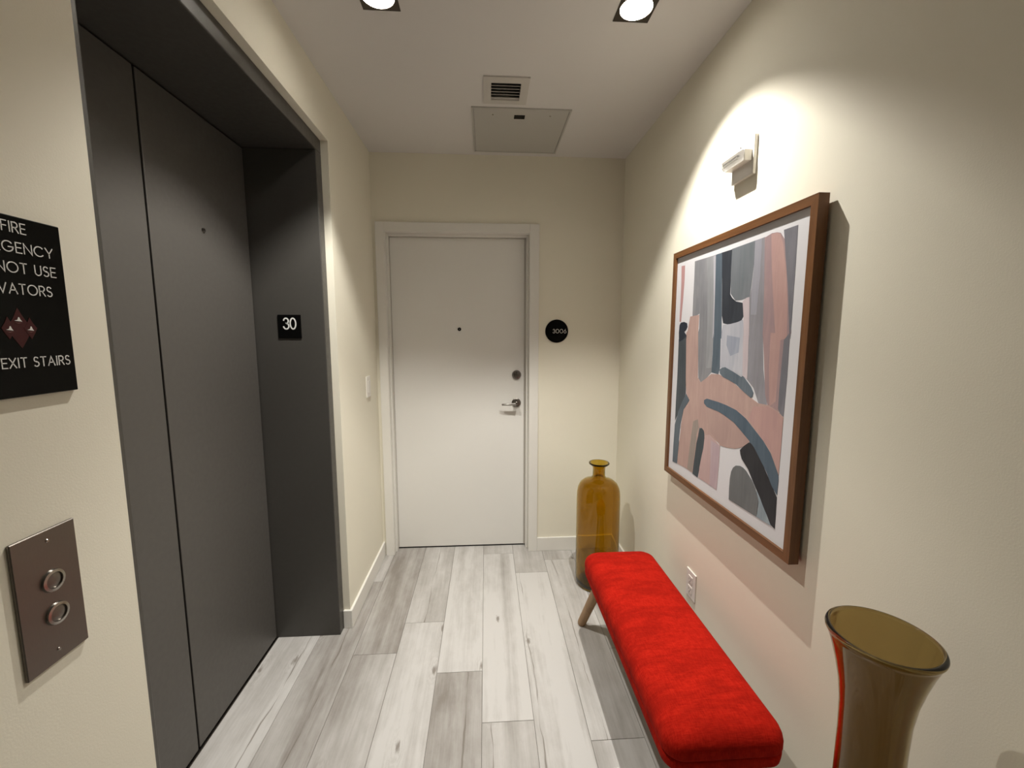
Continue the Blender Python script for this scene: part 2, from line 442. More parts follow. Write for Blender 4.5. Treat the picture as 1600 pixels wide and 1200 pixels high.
# floor: slab with individual wood-look planks
fl = tag(finish('floor', B(XD-0.04, XR+T, YB-T, YE+0.20, -0.03, -0.0025), 'grout'),
         'grey and white wood-look plank floor', 'floor', kind='structure')
PW, PL, GAPW = 0.1944, 1.21, 0.0016
XJ = [-0.996 + PW*i for i in range(11)]
YJ_ = [1.10, 2.35, 1.78, 1.98, 1.655, 1.411, 2.392, 1.318, 1.75, 2.10]
tone = {  # (row, nth plank up from the joint at YJ_): light amount, crack position, knots
    (0, 0): (0.78, 0.80, 0.55), (0, 1): (0.72, 0.0, 0.3), (1, 0): (0.42, 0.30, 0.25), (1, -1): (0.40, 0.62, 0.3), (1, 1): (0.4, 0.0, 0.2),
    (2, 0): (0.33, 0.0, 0.25), (2, -1): (0.50, 0.0, 0.25), (3, 0): (0.60, 0.52, 0.2), (3, -1): (0.76, 0.0, 0.75),
    (4, 0): (0.86, 0.0, 0.15), (4, -1): (0.34, 0.68, 0.1), (5, 0): (0.84, 0.0, 0.70), (5, -1): (0.72, 0.2, 0.3), (5, 1): (0.6, 0, .3),
    (6, 0): (0.52, 0.0, 0.4), (6, -1): (0.92, 0.13, 0.45), (7, 0): (0.70, 0.28, 0.2), (7, -1): (0.60, 0.0, 0.5), (7, 1): (0.6, 0.0, 0.5),
    (8, 0): (0.55, 0.2, 0.2), (8, -1): (0.65, 0.0, 0.3), (9, 0): (0.6, 0.0, 0.3), (9, -1): (0.7, 0.0, 0.3)}
pm = {}
XEND, YEND = XR+0.004, YE+0.082
for r in range(10):
    x0 = max(XJ[r]+GAPW/2, XD-0.02); x1 = min(XJ[r+1]-GAPW/2, XEND)
    if x1-x0 < 0.01: continue
    for q in range(-5, 3):
        y0, y1 = YJ_[r]+q*PL+GAPW/2, YJ_[r]+(q+1)*PL-GAPW/2
        y0c, y1c = max(y0, YB), min(y1, YEND)
        if y1c-y0c < 0.02: continue
        k_ = (round(x1-x0, 4), round(y1c-y0c, 4))
        if k_ not in pm:
            b_ = B(-(x1-x0)/2, (x1-x0)/2, -(y1c-y0c)/2, (y1c-y0c)/2, -0.012, 0.0)
            me = bpy.data.meshes.new('plank'); bmesh.ops.bevel(b_, geom=[e for e in b_.edges if all(v.co.z > -0.001 for v in e.verts)], offset=0.0008, segments=1, affect='EDGES')
            b_.to_mesh(me); b_.free(); me.materials.append(M['plank']); pm[k_] = me
        o = bpy.data.objects.new('plank', pm[k_]); COL.objects.link(o); o.parent = fl
        o.location = Vector(((x0+x1)/2, (y0c+y1c)/2, 0)) - W[fl]
        tn = tone.get((r, q), (random.uniform(0.4, 0.85), 0.0, random.uniform(0.1, 0.6)))
        o.color = (tn[0], tn[1], tn[2], 1)

# baseboards
ZB, TB = 0.092, 0.012
def bboard(bm, x0, x1, y0, y1): box(bm, x0, x1, y0, y1, 0, ZB, 0.0015, 1)
bm = bmesh.new(); bboard(bm, XL, XL+TB, YW-TB, YE); bboard(bm, XF+0.001, XL, YW-TB, YW); bboard(bm, XL, XL+TB, YB, YN)
tag(finish('baseboard_left', bm, 'trim'), 'white baseboard between the elevator and the white door', 'baseboard', kind='structure')
bm = bmesh.new(); bboard(bm, 0.3315, XR-TB, YE-TB, YE)
tag(finish('baseboard_end', bm, 'trim'), 'white baseboard behind the amber bottle on the end wall', 'baseboard', kind='structure')
bm = bmesh.new(); bboard(bm, XR-TB, XR, YB, YE)
tag(finish('baseboard_right', bm, 'trim'), 'white baseboard behind the red bench', 'baseboard', kind='structure')

# ------------------------------------------------------------------ elevator entrance (door_1)
YNJ = 0.85; YSEAM = 1.364
el = thing('door_1', (XD, 1.37, 0), 'dark grey metal elevator entrance with two sliding panels and deep frame', 'elevator door', kind='structure')
finish('jamb', B(XD-0.02, XF, YJ, YW, 0, ZS, 0.003), 'elev_frame', el)
finish('jamb', B(XD-0.02, XF, YN, YNJ, 0, ZS, 0.003), 'elev_frame', el)
finish('head', B(XD-0.02, XF, YN, YW, ZS, ZW, 0.003), 'elev_frame', el)
p1 = finish('door_panel', B(XD-0.03, XD, YNJ+0.004, YSEAM-0.004, 0.010, ZS-0.008, 0.002), 'elev', el)
p2 = finish('door_panel', B(XD-0.03, XD, YSEAM+0.004, YJ-0.007, 0.010, ZS-0.008, 0.002), 'elev', el)
finish('shadow_gap', B(XD-0.06, XD-0.032, YN, YW, 0, ZW), 'gap', el)
finish('sill', B(XD-0.06, XD+0.002, YNJ, YJ, -0.010, 0.003), 'nickel_dark', el)
finish('keyhole', L((XD, 1.615, 1.803), [(0.0, 0.0025), (0.0035, 0.0025), (0.0035, 0.004), (0.0075, 0.004), (0.009, 0.0), (0.0, 0.0)], 20, 'x'), 'nickel_dark', p2, True)

# ------------------------------------------------------------------ entry door (door_2)
YC = YE-0.012
d2 = thing('door_2', ((DX0+DX1)/2, YE, 0), 'flush white entry door with satin lever and white casing', 'door', kind='structure')
CO0, CO1, COZ = -0.656, 0.3312, 2.101
finish('casing', B(CO0, DX0, YC, YE, 0, COZ, 0.002), 'trim', d2)
finish('casing', B(DX1, CO1, YC, YE, 0, COZ, 0.002), 'trim', d2)
finish('casing', B(DX0, DX1, YC, YE, DZ, COZ, 0.002), 'trim', d2)
YM = YE+0.035
finish('jamb', B(DX0-0.02, DX0, YE, YD+0.05, 0, DZ+0.02), 'trim', d2)
finish('jamb', B(DX1, DX1+0.02, YE, YD+0.05, 0, DZ+0.02), 'trim', d2)
finish('head_jamb', B(DX0, DX1, YE, YD+0.05, DZ, DZ+0.02), 'trim', d2)
LX0, LX1, LZ = -0.5956, 0.2590, 2.035
finish('door_stop', B(DX0, LX0+0.001, YM, YD-0.001, 0, LZ, 0.001, 1), 'trim', d2)
finish('door_stop', B(LX1-0.001, DX1, YM, YD-0.001, 0, LZ, 0.001, 1), 'trim', d2)
finish('door_stop', B(DX0, DX1, YM, YD-0.001, LZ, DZ, 0.001, 1), 'trim', d2)
finish('threshold', B(DX0, DX1, YD+0.004, YD+0.06, -0.002, 0.003), 'gap', d2)
M['edge_strip'] = paint('grey_edge_strip', (0.50, 0.47, 0.43, 1), 0.7, 100, 0.0)
for a_ in ((LX0, LX0+0.006, 0.009, LZ), (LX1-0.013, LX1, 0.009, LZ), (LX0, LX1, LZ-0.006, LZ)):
    finish('leaf_edge_strip', B(a_[0], a_[1], YD-0.004, YD+0.002, a_[2], a_[3], 0.001, 1), 'edge_strip', d2)  # thin grey strips along the sides and top of the leaf
leaf = finish('door_leaf', B(LX0-0.004, LX1+0.0015, YD, YD+0.045, 0.009, LZ+0.003, 0.0015), 'door', d2)
# lever
hx, hz = 0.197, 0.988
lv = thing('lever_handle', (hx, YD, hz)); lv.parent = d2; lv.location = W[lv]-W[d2]
finish('rosette', L((hx, YD, hz), [(0.0, -0.009), (0.026, -0.009), (0.030, -0.006), (0.030, 0.0), (0.0, 0.0)], 40, 'y'), 'nickel_dark', lv, True)
bm = L((hx, YD, hz), [(0.0, -0.060), (0.010, -0.060), (0.011, -0.045), (0.011, -0.008), (0.0, -0.008)], 24, 'y')
pts = [(hx+0.008, YD-0.052, hz), (hx-0.03, YD-0.053, hz-0.002), (hx-0.07, YD-0.050, hz-0.004), (hx-0.095, YD-0.043, hz-0.005)]
tube(bm, pts, [0.0085, 0.0085, 0.0075, 0.0065], 14)
finish('lever', bm, 'chrome', lv, True)
db = thing('deadbolt', (0.199, YD, 1.173)); db.parent = d2; db.location = W[db]-W[d2]
finish('collar', L((0.199, YD, 1.173), [(0.0, -0.016), (0.017, -0.016), (0.024, -0.014), (0.030, -0.004), (0.030, 0), (0, 0)], 40, 'y'), 'nickel_dark', db, True)
bm = L((0.199, YD-0.016, 1.173), [(0.0, -0.003), (0.013, -0.003), (0.014, 0.0), (0.0, 0.0)], 24, 'y')
box(bm, 0.1978, 0.2002, YD-0.0205, YD-0.018, 1.167, 1.179)
finish('key_cylinder', bm, 'chrome', db, True)
pp = finish('peephole', L((-0.168, YD, 1.467), [(0.0045, -0.002), (0.0055, -0.004), (0.0105, -0.003), (0.0115, 0.0), (0.0045, 0.0)], 24, 'y', True), 'black', d2, True)
finish('lens', L((-0.168, YD, 1.467), [(0.0, -0.0025), (0.003, -0.002), (0.0046, -0.0005), (0.0, -0.0005)], 16, 'y'), 'chrome', pp, True)

# ------------------------------------------------------------------ recessed downlights
def downlight(x, y, label, side=0.0):
    t = thing('downlight', (x, y, H), label, 'ceiling light', 'square recessed downlights')
    n = 48; RA = 0.052
    bm = bmesh.new(); lo, li, uo, ui = [], [], [], []
    for i in range(n):
        a = 2*math.pi*i/n; c, s = math.cos(a), math.sin(a); q = 0.0605/max(abs(c), abs(s))
        lo.append(bm.verts.new((x+c*q, y+s*q, H-0.002))); li.append(bm.verts.new((x+c*RA, y+s*RA, H-0.002)))
        uo.append(bm.verts.new((x+c*q, y+s*q, H+0.004))); ui.append(bm.verts.new((x+c*RA, y+s*RA, H+0.004)))
    for i in range(n):
        j = (i+1) % n
        bm.faces.new((lo[i], lo[j], li[j], li[i])); bm.faces.new((uo[i], ui[i], ui[j], uo[j]))
        bm.faces.new((lo[i], uo[i], uo[j], lo[j])); bm.faces.new((li[i], li[j], ui[j], ui[i]))
    finish('trim', bm, 'light_trim', t)
    finish('reflector', L((x, y, H), [(0.0515, 0.010), (0.050, 0.03), (0.042, 0.066), (0.044, 0.068), (0.052, 0.03), (0.0530, 0.010)], n, 'z', True), 'glow', t, True)  # no source itself: emission stands in for lamp light bounced off the cone
    finish('baffle', L((x, y, H), [(RA, 0.002), (0.0515, 0.0105), (0.0535, 0.0105), (0.0540, 0.002)], n, 'z', True), 'light_trim', t, True)
    finish('lamp', L((x, y, H), [(0.0, 0.063), (0.030, 0.064), (0.040, 0.067), (0.040, 0.074), (0.0, 0.074)], n, 'z'), 'glow', t, True)
    finish('housing', L((x, y, H), [(0.056, 0.005), (0.056, 0.085), (0.0, 0.085), (0.0, 0.086), (0.057, 0.086), (0.057, 0.005)], n, 'z', True), 'light_trim', t, True)
    for nm, pw, ang, bl in (('lamp_spill', SPOT_WIDE, 62.0, 1.0), ('lamp_beam', SPOT_CORE, 26.0, 1.0)):
        ld = bpy.data.lights.new(nm, 'SPOT'); ld.energy = pw; ld.color = LAMP_COL; ld.spot_size = math.radians(2*ang)
        ld.spot_blend = bl; ld.shadow_soft_size = 0.006
        lo_ = bpy.data.objects.new(nm, ld); COL.objects.link(lo_); lo_.parent = t; lo_.location = (0, 0.005, 0.050); lo_.rotation_euler = (TILT, side, 0)
    return t
downlight(*LIGHTS[0], 'square recessed ceiling downlight on the elevator side of the hallway', math.radians(5))
downlight(*LIGHTS[1], 'square recessed ceiling downlight on the framed painting side of the hallway')

# ------------------------------------------------------------------ ceiling vent
vt = thing('air_vent', (0.094, 1.975, H), 'small square white louvred air vent in the ceiling', 'air vent')
bm = bmesh.new(); holed_rect(bm, -0.003, 0.192, 1.872, 2.077, H-0.006, H, [VENT])
bmesh.ops.recalc_face_normals(bm, faces=bm.faces)
finish('frame', bm, 'vent', vt)
bm = holed_rect(bmesh.new(), VENT[0]-0.004, VENT[1]+0.004, VENT[2]-0.004, VENT[3]+0.004, H+0.012, H+0.06, [(VENT[0], VENT[1], VENT[2], VENT[3])])
box(bm, VENT[0]-0.004, VENT[1]+0.004, VENT[2]-0.004, VENT[3]+0.004, H+0.06, H+0.064)
finish('duct', bm, 'vent_dark', vt)
for i in range(6):
    yc = VENT[2]+0.012+i*(VENT[3]-VENT[2]-0.02)/5
    bm = B(VENT[0]-0.001, VENT[1]+0.001, -0.010, 0.010, -0.0008, 0.0008)
    bmesh.ops.rotate(bm, verts=bm.verts, cent=(0, 0, 0), matrix=Matrix.Rotation(math.radians(38), 3, 'X'))
    for v in bm.verts: v.co += Vector((0, yc, H+0.004))
    finish('louvre', bm, 'vent', vt)

# ------------------------------------------------------------------ ceiling access panel
ap = thing('access_panel', (0.178, 2.355, H), 'flat grey square access panel with black latch in the ceiling', 'access panel')
finish('frame', holed_rect(bmesh.new(), -0.061, 0.416, 2.113, 2.596, H-0.006, H, [(-0.052, 0.407, 2.122, 2.587)]), 'panel', ap)
finish('door', B(-0.0505, 0.4055, 2.1235, 2.5855, H-0.0055, H, 0.001, 1), 'panel', ap)
la = finish('latch', B(0.145, 0.197, 2.170, 2.205, H-0.0075, H-0.005, 0.0008, 1), 'black', ap)
for sx_ in (0.041, 0.320):
    finish('screw', L((sx_, 2.172, H-0.0055), [(0.0, -0.0012), (0.004, -0.0012), (0.005, 0.0), (0.0, 0.0)], 14), 'chrome', ap, True)

# ------------------------------------------------------------------ red bench
BX0, BX1, BY0, BY1 = 0.448, 0.772, 0.908, 1.842
def rrect(x0, x1, y0, y1, r, ns=8, ny=14):
    pts = []
    for cx, cy, a0 in ((x1-r, y1-r, 0), (x0+r, y1-r, 90), (x0+r, y0+r, 180), (x1-r, y0+r, 270)):
        for i in range(ns+1):
            a = math.radians(a0+90*i/ns); pts.append((cx+r*math.cos(a), cy+r*math.sin(a)))
    out = []
    for i in range(len(pts)):            # subdivide the long sides
        a, b = pts[i], pts[(i+1) % len(pts)]; out.append(a)
        d = math.hypot(b[0]-a[0], b[1]-a[1]); m = int(d/0.06)
        for k in range(1, m+1): out.append((a[0]+(b[0]-a[0])*k/(m+1), a[1]+(b[1]-a[1])*k/(m+1)))
    return out
def rounded_stack(levels, cap_top=True):
    bm = bmesh.new(); rings = []
    base = rrect(BX0, BX1, BY0, BY1, 0.050); cx, cy = (BX0+BX1)/2, (BY0+BY1)/2
    hx_, hy_ = (BX1-BX0)/2, (BY1-BY0)/2
    for ins, z in levels:
        rings.append([bm.verts.new((cx+(x-cx)*(hx_-ins)/hx_, cy+(y-cy)*(hy_-ins)/hy_, z)) for x, y in base])
    n = len(base)
    for a, b in zip(rings[:-1], rings[1:]):
        for i in range(n):
            j = (i+1) % n; bm.faces.new((a[i], a[j], b[j], b[i]))
    bm.faces.new(rings[0])
    bm.faces.new(rings[-1])
    return bm
bn = thing('bench', ((BX0+BX1)/2, (BY0+BY1)/2, 0), 'low red upholstered bench with splayed wooden legs along the wall', 'bench')
bm = rounded_stack([(0.006, 0.3665), (0.001, 0.369), (-0.001, 0.375), (-0.001, 0.390), (0.001, 0.402), (0.006, 0.414), (0.014, 0.424), (0.026, 0.4325), (0.042, 0.438), (0.065, 0.442), (0.10, 0.445), (0.135, 0.446)])
finish('seat_cushion', bm, 'fabric', bn, 'all')
bm = rounded_stack([(0.014, 0.330), (0.006, 0.332), (0.002, 0.337), (0.001, 0.345), (0.000, 0.358), (0.002, 0.364), (0.006, 0.3665)])
finish('seat_base', bm, 'fabric', bn, 'all')
finish('underside', B(BX0+0.03, BX1-0.03, BY0+0.03, BY1-0.03, 0.322, 0.334), 'black', bn)
def leg(fx, fy, tx, ty):
    f, t = Vector((fx, fy, 0.0)), Vector((tx, ty, 0.326)); pts, rad = [], []
    for s, r in ((0, 0.0150), (0.02, 0.0195), (0.07, 0.0210), (0.35, 0.0215), (0.7, 0.0235), (1.0, 0.0255)):
        pts.append(f.lerp(t, s)); rad.append(r)
    bm = tube(bmesh.new(), pts, rad, 20)
    for v in bm.verts:
        if v.co.z < 0.0: v.co.z = 0.0
    finish('leg', bm, 'oak', bn, True)
cx, cy = (BX0+BX1)/2, (BY0+BY1)/2
FXo, FYo, TXo, TYo = cx-0.466, 1.922-cy, cx-0.522, 1.77-cy
for sx_ in (-1, 1):
    for sy_ in (-1, 1): leg(cx+sx_*FXo, cy+sy_*FYo, cx+sx_*TXo, cy+sy_*TYo)

# ------------------------------------------------------------------ amber bottle
BC = (0.633, 2.268, 0)
out = [(0.0, 0.0), (0.095, 0.0), (0.112, 0.006), (0.120, 0.02), (0.122, 0.05), (0.122, 0.50), (0.1205, 0.545), (0.115, 0.575), (0.102, 0.600), (0.080, 0.617), (0.055, 0.626), (0.040, 0.633), (0.0345, 0.645), (0.034, 0.680), (0.037, 0.696), (0.048, 0.706), (0.0565, 0.712), (0.0575, 0.717), (0.055, 0.720)]
inn = [(0.048, 0.717), (0.036, 0.706), (0.0285, 0.694), (0.0275, 0.66), (0.028, 0.642), (0.036, 0.626), (0.055, 0.619), (0.078, 0.610), (0.098, 0.594), (0.110, 0.571), (0.1155, 0.545), (0.117, 0.50), (0.117, 0.05), (0.114, 0.026), (0.100, 0.014), (0.0, 0.022)]
ob = tag(finish('glass_bottle', L(BC, out+inn, 72), 'amber', None, 'all'), 'tall amber glass bottle with narrow neck on the floor in the corner', 'bottle')

# ------------------------------------------------------------------ smoky vase
VC = (0.670, 0.619, 0)
prof = [(0.068, 0.0), (0.079, 0.006), (0.083, 0.03), (0.081, 0.12), (0.074, 0.26), (0.063, 0.41), (0.0525, 0.5602), (0.0482, 0.6453), (0.0481, 0.7399), (0.0499, 0.7938), (0.0547, 0.8335), (0.0622, 0.8695), (0.07, 0.8998), (0.0758, 0.9177), (0.0775, 0.9225)]
def offset_in(prof, t):
    res = []
    for i, (r, z) in enumerate(prof):
        a, b = prof[max(i-1, 0)], prof[min(i+1, len(prof)-1)]
        dx_, dz_ = b[0]-a[0], b[1]-a[1]; l = math.hypot(dx_, dz_) or 1
        res.append((r-dz_/l*t, z+dx_/l*t))
    return res
innv = offset_in(prof, 0.0050)
pr = [(0.0, 0.0)] + prof + [(0.0795, 0.9245), (0.0799, 0.9275), (0.0785, 0.931), (0.0755, 0.9323), (0.0723, 0.931), (0.0707, 0.9275)] + [p for p in innv[::-1] if p[1] > 0.03 and p[1] < 0.9235] + [(0.078, 0.020), (0.0, 0.018)]
tag(finish('floor_vase', L(VC, pr, 80), 'smoke', None, 'all'), 'tall smoky brown glass floor vase with flared rim near the bench end', 'vase')

# ------------------------------------------------------------------ framed abstract print
PXF, PXB = 0.817, 0.8455
PY0, PY1, PZ0, PZ1 = 1.030, 1.834, 0.815, 1.783
FWD = 0.024
pf = thing('framed_print', (XR, (PY0+PY1)/2, PZ0), 'large framed abstract print in pink, grey and slate blue with wooden frame', 'framed art')
def rail(pts):   # mitred rail: polygon in (y,z), extruded in x
    return prism([(PXF, y, z) for y, z in pts], (1, 0, 0), PXB-PXF)
i0, i1, k0, k1 = PY0+FWD, PY1-FWD, PZ0+FWD, PZ1-FWD
finish('frame_rail', rail([(PY0, PZ1), (PY1, PZ1), (i1, k1), (i0, k1)]), 'walnut_y', pf)
finish('frame_rail', rail([(PY0, PZ0), (PY1, PZ0), (i1, k0), (i0, k0)]), 'walnut_y', pf)
finish('frame_stile', rail([(PY0, PZ0), (PY0, PZ1), (i0, k1), (i0, k0)]), 'walnut_z', pf)
finish('frame_stile', rail([(PY1, PZ0), (PY1, PZ1), (i1, k1), (i1, k0)]), 'walnut_z', pf)
PP = PXF+0.009
finish('hanger', B(PXB-0.001, XR, 1.40, 1.46, 1.60, 1.63), 'nickel_dark', pf)
pr_ = finish('print', B(PP, PP+0.004, i0, i1, k0, k1), 'paper', pf)
mA = lambda x, y: (1030+x/6, 330+y/6)
mB = lambda x, y: (1130+x/5.217, 300+y/5.217)
mC = lambda x, y: (1030+x/6, 520+y/6)
mD = lambda x, y: (1120+x/5.217, 520+y/5.217)
mE = lambda x, y: (1030+x/5.4545, 660+y/5.4545)
MP = {'A': mA, 'B': mB, 'C': mC, 'D': mD, 'E': mE}
layer = [0]
def stroke(spec, rgb, rgb2=None, smooth=2):
    """spec: 'A x y x y ; B x y ...' outline read off the photograph, projected onto the print's own plane"""
    px = []
    for part in spec.split(';'):
        q = part.split(); f = MP[q[0]]; v = list(map(float, q[1:]))
        px += [f(v[i], v[i+1]) for i in range(0, len(v), 2)]
    X = PP - 0.00012 - 0.00004*layer[0]; layer[0] += 1
    pts = [at_x(a, b, PP) for a, b in px]
    yz = [(min(max(p.y, i0+0.004), i1-0.004), min(max(p.z, k0+0.004), k1-0.004)) for p in pts]
    bm = bmesh.new()
    a = [bm.verts.new((X, y, z)) for y, z in yz]; b = [bm.verts.new((PP+0.0002, y, z)) for y, z in yz]
    for t in tessellate_polygon([[v.co.copy() for v in a]]): bm.faces.new([a[i] for i in t])
    for i in range(len(a)): bm.faces.new((a[i-1], a[i], b[i], b[i-1]))
    finish('brush_stroke', bm, stroke_mat(rgb, rgb2), pr_)
stroke('A 210 515 243 508 238 650 225 820 212 960 205 1040 190 1035 200 850 207 700', (178, 138, 138))
stroke('A 335 470 530 410 522 800 508 1200 ; C 505 30 495 250 490 370 440 430 390 465 368 430 365 200 365 0 ; A 375 1100 378 960 345 985 312 985 320 800 330 620', (128, 128, 134), (146, 146, 150))
stroke('A 445 440 520 414 515 800 500 1200 ; C 500 20 488 330 440 330 445 0 ; A 450 1100 455 700', (142, 144, 148), (160, 160, 164))
stroke('A 510 425 533 412 525 800 512 1190 500 1190 512 800', (176, 174, 182))
stroke('A 533 408 592 388 588 700 585 1200 ; C 577 50 570 330 555 390 490 372 500 200 508 0 ; A 512 1190 523 800', (84, 96, 108), (98, 110, 122))
stroke('B 72 465 265 395 255 550 245 640 228 780 215 855 150 880 100 885 62 830 62 700', (108, 114, 120), (122, 126, 132))
stroke('A 590 388 685 358 ; B 62 700 58 835 75 865 105 892 158 903 166 940 166 1015 150 1045 100 1070 40 1080 ; A 600 1050 588 980 590 700', (48, 52, 60), (60, 64, 72))
stroke('B 265 395 345 366 338 700 325 1200 ; D 375 0 380 300 410 600 340 575 300 450 240 370 255 200 262 0 ; B 210 1200 215 860 232 780 248 640', (138, 136, 142), (154, 152, 160))
stroke('B 262 400 318 378 300 700 270 1000 225 1000 235 800 250 640', (152, 152, 162), (164, 162, 172))
stroke('B 340 372 400 335 440 328 470 332 505 390 530 520 545 680 555 1150 ; D 575 80 530 480 515 640 470 660 420 620 395 500 385 200 375 0 ; B 322 1200 335 800', (158, 136, 140), (176, 148, 148))
stroke('B 395 345 440 332 468 340 490 420 515 640 525 900 520 1190 ; D 520 60 480 560 430 600 425 300 440 0 ; B 425 1150 405 800 395 520', (182, 148, 144), (194, 160, 154))
stroke('B 497 308 612 268 590 620 565 960 548 1200 ; D 598 0 575 350 545 685 520 670 500 620 508 480 530 250 548 60 ; B 540 1150 528 760 508 480', (116, 116, 124), (132, 130, 138))
stroke('B 0 1082 60 1076 120 1060 162 1040 170 1200 ; D 215 0 212 355 160 330 100 295 30 282 40 0', (176, 178, 190), (196, 196, 204))
stroke('D 85 20 190 40 180 160 110 190 80 100', (150, 156, 172), (168, 172, 186))
stroke('B 160 892 190 862 215 856 212 1200 ; D 262 0 256 200 248 380 210 352 216 0 ; B 168 1200 167 1020', (196, 182, 188), (206, 194, 198))
stroke('A 292 988 376 972 ; C 366 0 364 420 390 465 440 428 490 385 560 390 ; D 60 360 140 410 200 465 280 530 340 575 420 590 500 640 545 690 536 800 525 940 505 1165 440 1000 300 900 270 890 235 915 200 935 150 945 80 935 20 915 ; C 570 1040 500 990 430 965 420 920 400 890 375 890 362 1000 330 1190 ; E 285 430 220 385 155 350 160 250 190 20 ; C 200 900 215 800 230 720 285 640 255 570 248 350 255 0 ; A 268 1120', (180, 151, 145), (193, 164, 156))
stroke('C 440 700 560 750 ; D 60 680 140 740 200 810 262 888 200 930 150 940 80 930 20 905 ; C 540 1010 470 920', (174, 146, 141), (185, 157, 150))
stroke('C 320 830 365 810 372 885 350 960 ; E 320 130 300 280 282 420 240 395 262 200', (150, 140, 134), (168, 154, 146))
stroke('D 300 600 420 600 500 650 540 700 525 940 505 1140 440 960 360 850 260 700', (186, 150, 148), (196, 160, 154))
stroke('E 388 110 430 105 520 200 508 380 490 575 410 520 335 470 350 330 370 220', (190, 162, 160), (200, 172, 170))
stroke('E 440 150 518 200 505 400 490 572 430 535 438 330', (184, 162, 170), (194, 174, 180))
stroke('C 185 60 255 30 252 350 250 570 215 660 190 720 150 820 158 640 172 400', (70, 76, 82), (84, 90, 96))
stroke('A 192 1070 205 1045 235 1038 262 1050 266 1085 252 1115 235 1130 258 1165 256 1200 ; C 255 35 225 65 187 85 186 0', (40, 46, 58), (52, 58, 70))
stroke('C 255 570 285 630 255 680 230 720 212 800 200 860 185 1000 ; E 170 180 152 350 115 332 122 200 132 60 ; C 148 860 180 740 215 650', (90, 100, 110), (104, 114, 124))
stroke('E 345 50 365 48 382 70 388 130 378 220 360 300 345 380 328 470 285 435 295 350 305 280 318 180 335 110', (66, 74, 80), (78, 86, 92))
stroke('C 568 345 590 328 ; D 70 280 130 315 200 360 215 352 240 385 280 440 300 490 292 520 278 530 220 480 160 420 100 385 ; C 600 415 570 380', (86, 98, 110), (110, 120, 130))
stroke('C 423 630 450 617 560 650 ; D 80 590 160 630 240 700 310 790 380 880 440 980 480 1090 505 1165 ; E 1016 440 1018 490 1005 620 960 540 920 430 880 350 820 240 770 170 ; D 270 885 200 800 140 730 60 670 ; C 560 740 450 695 422 660', (80, 94, 108), (94, 108, 122))
stroke('E 765 172 725 200 690 235 694 270 705 310 760 400 800 500 860 640 910 770 940 860 985 908 995 780 1003 640 940 490 870 330 810 210 785 178', (48, 48, 52), (58, 58, 62))
stroke('E 595 655 598 560 604 480 615 420 632 385 655 368 690 370 715 385 740 410 790 490 820 560 850 660 838 740 832 805 700 722', (106, 108, 110), (118, 120, 122))
stroke('E 832 585 855 640 880 700 920 790 955 882 890 842 832 805 845 740 850 670', (136, 150, 160), (160, 172, 180))

# ------------------------------------------------------------------ wall strobe
st = thing('alarm_strobe', (XR, 1.397, 1.945), 'small white fire alarm strobe with clear lens above the framed print', 'alarm strobe')
SY0, SY1, SZ0, SZ1 = 1.347, 1.466, 1.942, 2.061
finish('back_plate', B(XR-0.012, XR, SY0, SY1, SZ0, SZ1, 0.002), 'plastic', st)
finish('lens_base', B(XR-0.038, XR-0.011, SY0+0.008, SY1-0.002, 1.984, 2.018, 0.002), 'plastic', st)
bm = bmesh.new()
secs = [(XR-0.0375, 0.0, 1.985, 2.017), (XR-0.046, 0.002, 1.987, 2.015), (XR-0.055, 0.008, 1.992, 2.010)]
rings = [[bm.verts.new(p) for p in ((x, SY0+0.010+i, za), (x, SY1-0.003-i, za), (x, SY1-0.003-i, zb), (x, SY0+0.010+i, zb))] for x, i, za, zb in secs]
for a, b in zip(rings[:-1], rings[1:]):
    for i in range(4): bm.faces.new((a[i], a[(i+1) % 4], b[(i+1) % 4], b[i]))
bm.faces.new(rings[0]); bm.faces.new(rings[-1])
ln = finish('lens', bm, 'clear', st)
bm = tube(bmesh.new(), [(XR-0.0455, SY0+0.024, 2.001), (XR-0.0455, SY1-0.014, 2.001)], [0.0035, 0.0035], 12)
finish('flash_tube', bm, 'tube', ln, True)
finish('screw', L((XR-0.012, 1.42, 2.046), [(0.0, -0.001), (0.003, -0.001), (0.0035, 0.0), (0.0, 0.0)], 12, 'x'), 'chrome', st, True)

# ------------------------------------------------------------------ wall outlet and light switch
ot = thing('wall_outlet', (XR, 1.604, 0.338), 'white double wall outlet just above the red bench', 'outlet')
OY0, OY1, OZ0, OZ1 = 1.566, 1.642, 0.336, 0.454
finish('cover_plate', B(XR-0.006, XR, OY0, OY1, OZ0, OZ1, 0.002), 'plastic', ot)
for z in (0.373, 0.417):
    rc = finish('socket', B(XR-0.0085, XR-0.0055, 1.587, 1.621, z-0.0155, z+0.0155, 0.0012, 1), 'plastic', ot)
    for yy in (1.597, 1.611): finish('slot', B(XR-0.0088, XR-0.0075, yy-0.001, yy+0.001, z-0.002, z+0.007), 'black', rc)
    finish('slot', L((XR-0.0075, 1.604, z-0.008), [(0.0, -0.0013), (0.0024, -0.0013), (0.0024, 0.0), (0.0, 0.0)], 12, 'x'), 'black', rc)
sw = thing('light_switch', (XL, 2.43, 1.08), 'white rocker light switch on the wall beside the white door', 'switch')
finish('cover_plate', B(XL, XL+0.007, 2.394, 2.466, 1.079, 1.198, 0.002), 'plastic', sw)
finish('rocker', B(XL+0.006, XL+0.010, 2.413, 2.447, 1.105, 1.172, 0.0015, 1), 'plastic', sw)

